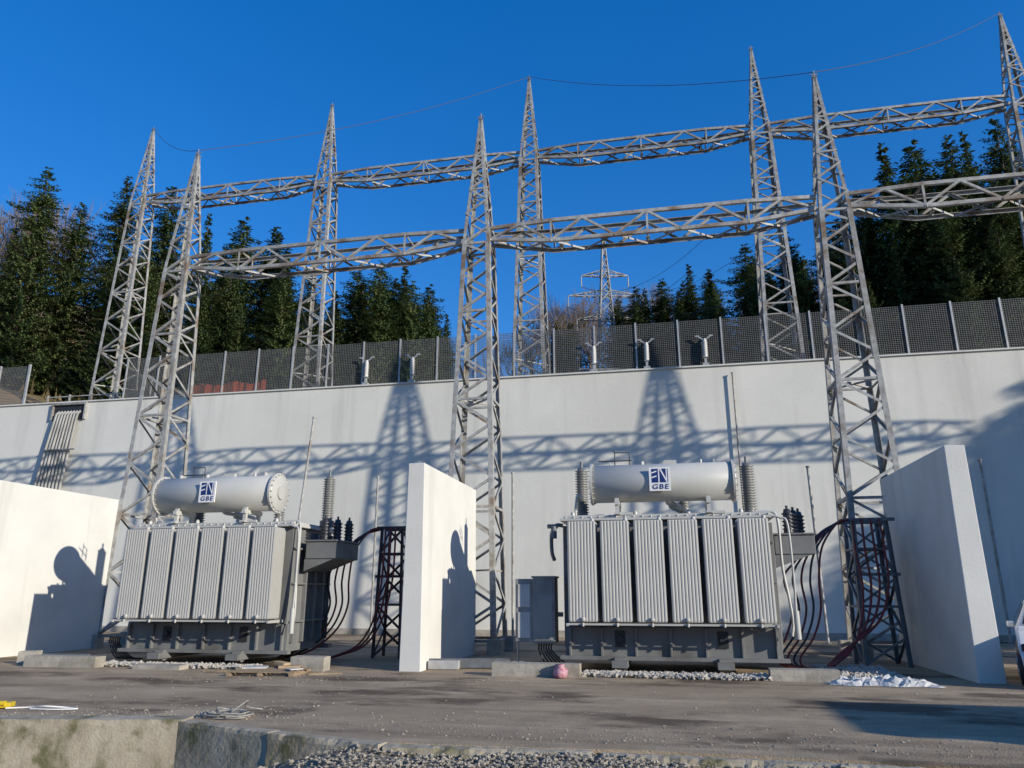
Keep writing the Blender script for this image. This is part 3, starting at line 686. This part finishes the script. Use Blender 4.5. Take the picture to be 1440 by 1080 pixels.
for sx in (-1,1):
    m=MB(); m.box((sx*.66,.04,.72),(.36,.2,.14),rz=sx*.3); m.obj('headlight',M_glass,car,bevel=.03)
    m=MB(); m.box((sx*.96,1.6,1.08),(.14,.1,.12)); m.obj('mirror',M_carw,car,bevel=.03)
    for yy in (.85,3.4):
        w=MB(); w.lathe((sx*.72,yy,.33),[(.2,0),(.33,.0),(.34,.05),(.34,.17),(.33,.22),(.2,.22)],20,axis=(sx,0,0)); wo=w.obj('tyre',M_dark,car)
        w=MB(); w.cyl((sx*.8,yy,.33),(sx*.93,yy,.33),.2,14)
        for i in range(5): a=i*1.257; w.bar((sx*.94,yy,.33),(sx*.94,yy+.19*math.cos(a),.33+.19*math.sin(a)),.05)
        w.obj('rim',M_galv2,wo)
m=MB(); m.box((0,-.02,.55),(1.1,.1,.18)); m.obj('grille',M_dark,car,bevel=.02)
m=MB(); m.box((0,.0,.38),(1.5,.14,.1)); m.obj('lower_bumper',M_dark,car,bevel=.02)

sb=thing('service_building','small plastered service building beside the yard','building',(16.2,7.0,0))
m=MB(); m.box((0,0,1.9),(5.6,2.4,3.6)); m.obj('wall',M_wall,sb)
m=MB(); m.box((0,0,3.75),(6.0,2.8,.2)); m.obj('roof',M_conc,sb)
m=MB(); m.box((-2.83,0,1.05),(.06,1.0,2.1)); m.obj('door',M_steelblue,sb)
m=MB(); m.box((0,1.22,1.9),(1.2,.06,.9)); m.obj('window',M_glass,sb)

# ------------------------------------------------------------ trees
def spruce(seed,H=18,RM=4.0,pw=.72,lean=0):
    rr=np.random.RandomState(seed); V=[];Fc=[]
    tm=MB(); tm.cyl((0,0,-.5),(0,0,H*.97),.24,8,r2=.02)
    z=H*.03; ph=rr.rand(6)*6.28
    def leaf(p,d,l,w,up):
        d=d/np.linalg.norm(d); s=np.cross(d,up); s/= (np.linalg.norm(s)+1e-6)
        o=len(V); V.extend([p,p+d*l*.45+s*w,p+d*l,p+d*l*.45-s*w]); Fc.append((o,o+1,o+2,o+3))
    while z<H:
        f=1-z/H; rad=RM*(f**pw)*(.8+.4*rr.rand())*(1+.14*math.sin(z*.9+ph[4]))+.08
        nb=int(9+4*rr.rand()) if f>.12 else 5
        a0=rr.rand()*6.28
        for b in range(nb):
            az=a0+b*6.283/nb+rr.uniform(-.35,.35)
            L=rad*rr.uniform(.45,1.2)*(1+.17*math.sin(az*2+z*.35+ph[0])+.13*math.sin(az*3-z*.8+ph[1]))
            dirh=np.array([math.cos(az),math.sin(az),0]); side=np.array([-dirh[1],dirh[0],0])
            droop=.05+.35*rr.rand(); zz=z+rr.uniform(-.35,.35)
            n=max(3,int(L/.18))
            if f>.3 and rr.rand()<.4: tm.cyl((0,0,zz),tuple(dirh*L*.6+np.array([0,0,zz-droop*L*.3])),.035,3,r2=.01,caps=False)
            for i in range(n):
                s=.12+.88*(i+rr.rand()*.5)/n
                p=dirh*L*s+np.array([0,0,zz-droop*L*s+.24*L*s*s*s])
                tl=.22+.28*(1-s)*min(1,L)
                for sg in (-1,1):
                    d=dirh*.7+side*sg*rr.uniform(.5,1.0)+np.array([0,0,rr.uniform(-.4,.2)])
                    leaf(p,d,tl*rr.uniform(.7,1.3),.04+.03*rr.rand(),np.array([rr.uniform(-.7,.7),rr.uniform(-.7,.7),1]))
                if rr.rand()<.8: leaf(p,dirh*.4+side*rr.uniform(-.5,.5)+np.array([0,0,-.8]),tl*.8,.065,dirh)
        z+=.24+.10*f*rr.rand()
    leafs=bpy.data.meshes.new('crown'); leafs.from_pydata([tuple(v) for v in V],[],Fc); leafs.materials.append(M_leaf)
    return tm.mesh('trunk',M_bark),leafs
SP=[spruce(1),spruce(2,18,3.6,.95),spruce(3,18,4.6,.70)]
def place_spruce(X,Y,ztop,i,wide=1.0,label='tall green spruce on the hillside'):
    x,y=site(X,Y); zb=terrain(x,y)-.3; h=max(6,ztop-zb); s=h/18
    root=thing('spruce_tree',label,'tree',(x,y,zb),R.uniform(0,6.28),group='conifers on the hillside'); root.scale=(s*wide,s*wide,s)
    for nm,me in zip(('trunk','crown'),SP[i%3]):
        o=bpy.data.objects.new(nm,me); scene.collection.objects.link(o); o.parent=root
L1=[(-35.4,50,33.0),(-38.4,52,29),(-33.6,52,31),(-31.5,54,34.6),(-29.0,50,26.5),(-26.8,52,32.5),(-25.9,48,26),(-23.6,52,30),(-22,55,31.4),(-19.6,56,31),(-17.6,53,27.5),(-16.6,50,24.5),(-28.5,57,30.5),(-24.6,58,30),(-20.5,50,25),(-33,58,29),(-21,47,22),(-18.8,48,21),(-16.2,55,26.5),
 (-15.4,60,27.0),(-13.6,60,29.3),(-11.6,60,29.8),(-9.4,60,29.4),(-7.3,61,28),(-10.4,62,29),(-12.6,58,27),(-8.4,58,27),(-10.6,56,26),(-5.8,62,25.5),(-14.6,57,25),(-6.9,59,25),(-16.4,58,24.5),
 (13,72,32.5),(15.5,71,33),(18.2,70,34),(20.4,71,34),(22.4,65,34),(24.3,64,31),(22.4,55,30),(17,68,31.5),(19.4,67,32),(11.7,76,33),(21.0,58,29),(14.3,74,33),(23.5,56,29),(21.4,50,25.5),(20.2,54,26.5),(6.4,76,30),(5.0,78,31),(16,66,29.5),(18.3,62,28.5),(12.6,70,30),(14.6,66,28.5),(17,60,26.5),(22,62,31),(15,62,26),
 (24.3,50,28.5),(26.2,50,31),(27.4,48,33.4),(29.6,48,33.8),(31.0,46,33),(33.6,48,34.5),(34.6,46,34.4),(37,48,34),(28.3,53,32),(31.8,53,34),(35.4,53,35.5),(26,46,25),(28.6,44,27),(31.5,43,28),(34,43,29),(36,43.5,30),(25.2,54,30),(39.5,47,34),(23.3,47,25),(30,41.5,24),(33,41,25),(24.2,60,30),(27,41,21),(22.9,44,21)]
for k,(X,Y,zt) in enumerate(L1): place_spruce(X,Y,zt,k*7%3 if k%2 else k%3,R.uniform(1.1,1.45) if (Y>=56 and X<0) or Y>60 else R.uniform(.9,1.3))
for k,(x,y,h) in enumerate([(35,17.4,14),(35.5,19,15.7),(35,20.6,17),(36,22.2,18.3),(35,24,19),(38,18.5,17),(38,21,18.6),(38.5,23.5,19.6),(41,19,19.3),(41,22,20.2),(37,25.5,19.3),(34,18.8,13.5),(33.6,20.3,13.5),(33.5,22,15)]):
    root=thing('spruce_tree','tall dark spruce beside the yard','tree',(x,y,-.9),k,group='conifers beside the yard'); s=(h+.9)/18; root.scale=(s*1.8,s*1.8,s)
    for nm,me in zip(('trunk','crown'),SP[2 if k%2 else 0]):
        o=bpy.data.objects.new(nm,me); scene.collection.objects.link(o); o.parent=root
def bare(seed,H=11):
    rr=R.Random(seed); m=MB()
    def br(p,d,l,r,dep):
        q=p+d*l; m.cyl(p,q,r,4 if dep<2 else 3,r2=r*.65,caps=False)
        if dep>=6: return
        for i in range(3):
            a=Vector((rr.uniform(-1,1),rr.uniform(-1,1),rr.uniform(-.1,.9))); nd=(d+a*.7).normalized()
            br(p+d*l*rr.uniform(.55,1),nd,l*rr.uniform(.6,.84),r*.62,dep+1)
    br(Vector((0,0,-.3)),Vector((0,0,1)),H*.27,.11,0)
    return m.mesh('branches',M_bark2)
BT=[bare(1),bare(2),bare(4)]
LB=[(4.6,80,2.0),(8,82,2.0),(10,80,1.7),(12.3,82,1.9),(14,85,2.1),(9,86,2.1),(3.2,84,1.6),(1,86,1.3),(-2,85,1.2),(-5,84,1.1),(11.5,88,2.1),(6.6,88,2.3),(7.2,83,2.1),(5.6,86,2.1),(16,84,2.1),(18.5,84,2.2),(2,82,1.6),(-41,50,1.7),(-39.8,50,1.5),(-44,54,1.7),(-46,49,1.6),(-47,58,1.8),(-42.5,57,2.1),(-40,58,2.2),(-41.5,60,2.3),(-36.5,56,2.1),(-43,52,2.0),(-9,74,1.2),(-16.6,66,1.3),(34,62,1.6),(30,64,2.0),(25,72,1.9),(27,68,1.9),(-29,62,1.9),(3,92,1.5),(-35,62,2.0),(33,56,1.7),(36,58,1.8),(29,60,1.9),(-37,43.5,.7),(-34.5,42,.6),(-40,42.5,.8),(31,55,1.9)]
for k,(X,Y,s) in enumerate(LB):
    x,y=site(X,Y); root=thing('bare_tree','leafless brown deciduous tree on the hillside','tree',(x,y,terrain(x,y)),k*1.3,group='bare trees on the hillside')
    root.scale=(s*.8,s*.8,s)
    o=bpy.data.objects.new('branches',BT[k%3]); scene.collection.objects.link(o); o.parent=root
m=MB(); rr=R.Random(11)
for _ in range(9000):
    x=rr.uniform(-75,60); y=rr.uniform(37,72)+rr.random()*8
    z=terrain(x,y); h=rr.uniform(.3,1.3); a=rr.uniform(0,6.28); w=rr.uniform(.05,.25)
    lx,ly=rr.uniform(-.4,.4),rr.uniform(-.4,.4)
    m.add([(x-w*math.cos(a),y-w*math.sin(a),z),(x+w*math.cos(a),y+w*math.sin(a),z),(x+lx,y+ly,z+h)],[(0,1,2)])
o=m.obj('undergrowth',mat('dry_brush',(.24,.15,.075),(.10,.09,.035),.5,1)); o['kind']='stuff'; o['label']='dry brown brush on the hillside'; o['category']='undergrowth'

# ------------------------------------------------------------ distant pylon
x,y=site(10.3,76); pz=terrain(x,y)
py=thing('transmission_pylon','distant galvanised transmission pylon with wide crossarms','pylon',(x,y,pz-.5),YAW)
Hh=21.5
wf=lambda z:1.4*(1-z/Hh)**1.05+.1
sg=[(1,1),(-1,1),(-1,-1),(1,-1)]
for sx,sy in sg:
    m=MB()
    for k in range(8): a,b=Hh*k/8,Hh*(k+1)/8; m.bar((sx*wf(a),sy*wf(a),a),(sx*wf(b),sy*wf(b),b),.12)
    m.obj('leg',M_galv,py)
m=MB()
for k in range(16):
    a,b=Hh*k/16,Hh*(k+1)/16; wa,wb=wf(a),wf(b)
    for fi in range(4):
        c0=sg[fi];c1=sg[(fi+1)%4]
        m.bar((c0[0]*wa,c0[1]*wa,a),(c1[0]*wb,c1[1]*wb,b),.07); m.bar((c1[0]*wa,c1[1]*wa,a),(c0[0]*wb,c0[1]*wb,b),.07)
m.obj('bracing',M_galv,py)
AR=((16.6,2.6),(14.2,4.1),(11.4,3.2))
for z,w in AR:
    m=MB()
    for s_ in (-1,1):
        for yy in (-.3,.3): m.bar((0,yy,z),(s_*w,0,z+.1),.085); m.bar((0,yy,z+.8),(s_*w,0,z+.12),.085)
        for k in range(5): xx=s_*w*k/5; x2=s_*w*(k+1)/5; m.bar((xx,0,z),(x2,0,z+.1+.8*(1-(k+1)/5)),.06)
        m.cyl((s_*w,0,z),(s_*w,0,z-1.2),.06,6)
    m.obj('crossarm',M_galv,py)
for z,w in AR:
    for s_ in (-1,1):
        ax=x+s_*w*CYW; ay=y+s_*w*SYW; az=pz-.5+z-1.2
        wire((ax,ay,az),(ax+34,ay+16,az+2),2.2,.022,'thin conductor strung from the distant pylon')
        wire((ax,ay,az),(6+s_*w*.8,48,az-9),2.0,.016,'thin conductor strung from the distant pylon')
bx,by=site(9.5,56); bz=terrain(bx,by)
bg_=thing('busbar_frame','low galvanised busbar frame standing behind the fence','steel frame',(bx,by,bz),YAW)
for xx in (-3,0,3):
    m=MB(); m.bar((xx,0,0),(xx,0,4.2),.16); m.bar((xx-.4,0,4.2),(xx+.4,0,4.2),.12); m.obj('post',M_galv2,bg_)
m=MB(); m.bar((-4,0,4.3),(4,0,4.3),.16); m.obj('crossbar',M_galv2,bg_)
for xx in (-3.4,-1.5,0,1.5,3.4):
    m=MB(); insul(m,(xx,0,4.38),.9,.12,n=10,pit=.1); m.obj('insulator',M_porc,bg_)
m=MB(); m.cyl((-4.2,0,5.32),(4.2,0,5.32),.05,8); m.obj('busbar',M_galv2,bg_)

# ------------------------------------------------------------ light, sky, camera
el=math.radians(17.6); hx,hy=-.903,.43
hl=math.hypot(hx,hy); d=Vector((hx/hl*math.cos(el),hy/hl*math.cos(el),-math.sin(el)))
sl=bpy.data.lights.new('sun','SUN'); sl.energy=5.0; sl.angle=math.radians(.5); sl.color=(1,.945,.84)
so=bpy.data.objects.new('sun',sl); scene.collection.objects.link(so); so.rotation_euler=d.to_track_quat('-Z','Y').to_euler(); so.location=(30,-20,30)
w=bpy.data.worlds.new('World'); scene.world=w; w.use_nodes=True; N=w.node_tree.nodes;Lk=w.node_tree.links
sk=N.new('ShaderNodeTexSky'); sk.sky_type='NISHITA'; sk.sun_disc=False; sk.sun_elevation=el; sk.sun_rotation=math.atan2(-hx,-hy)
sk.altitude=900; sk.air_density=1.0; sk.dust_density=.2; sk.ozone_density=4.0
ga=N.new('ShaderNodeGamma'); ga.inputs[1].default_value=.64
hs=N.new('ShaderNodeHueSaturation'); hs.inputs['Hue'].default_value=.517; hs.inputs['Saturation'].default_value=1.6; hs.inputs['Value'].default_value=2.05
bg=N['Background']; bg.inputs['Strength'].default_value=.15
Lk.new(sk.outputs[0],ga.inputs[0]); Lk.new(ga.outputs[0],hs.inputs['Color']); Lk.new(hs.outputs[0],bg.inputs['Color'])
cd=bpy.data.cameras.new('camera'); cd.sensor_width=36; cd.lens=26.0; cd.clip_end=2000; cd.clip_start=.1
co=bpy.data.objects.new('camera',cd); scene.collection.objects.link(co); co.location=(0,0,1.7)
co.rotation_euler=(math.radians(90+15.7),0,YAW); scene.camera=co
scene.view_settings.view_transform='Standard'; scene.view_settings.look='None'; scene.view_settings.exposure=0
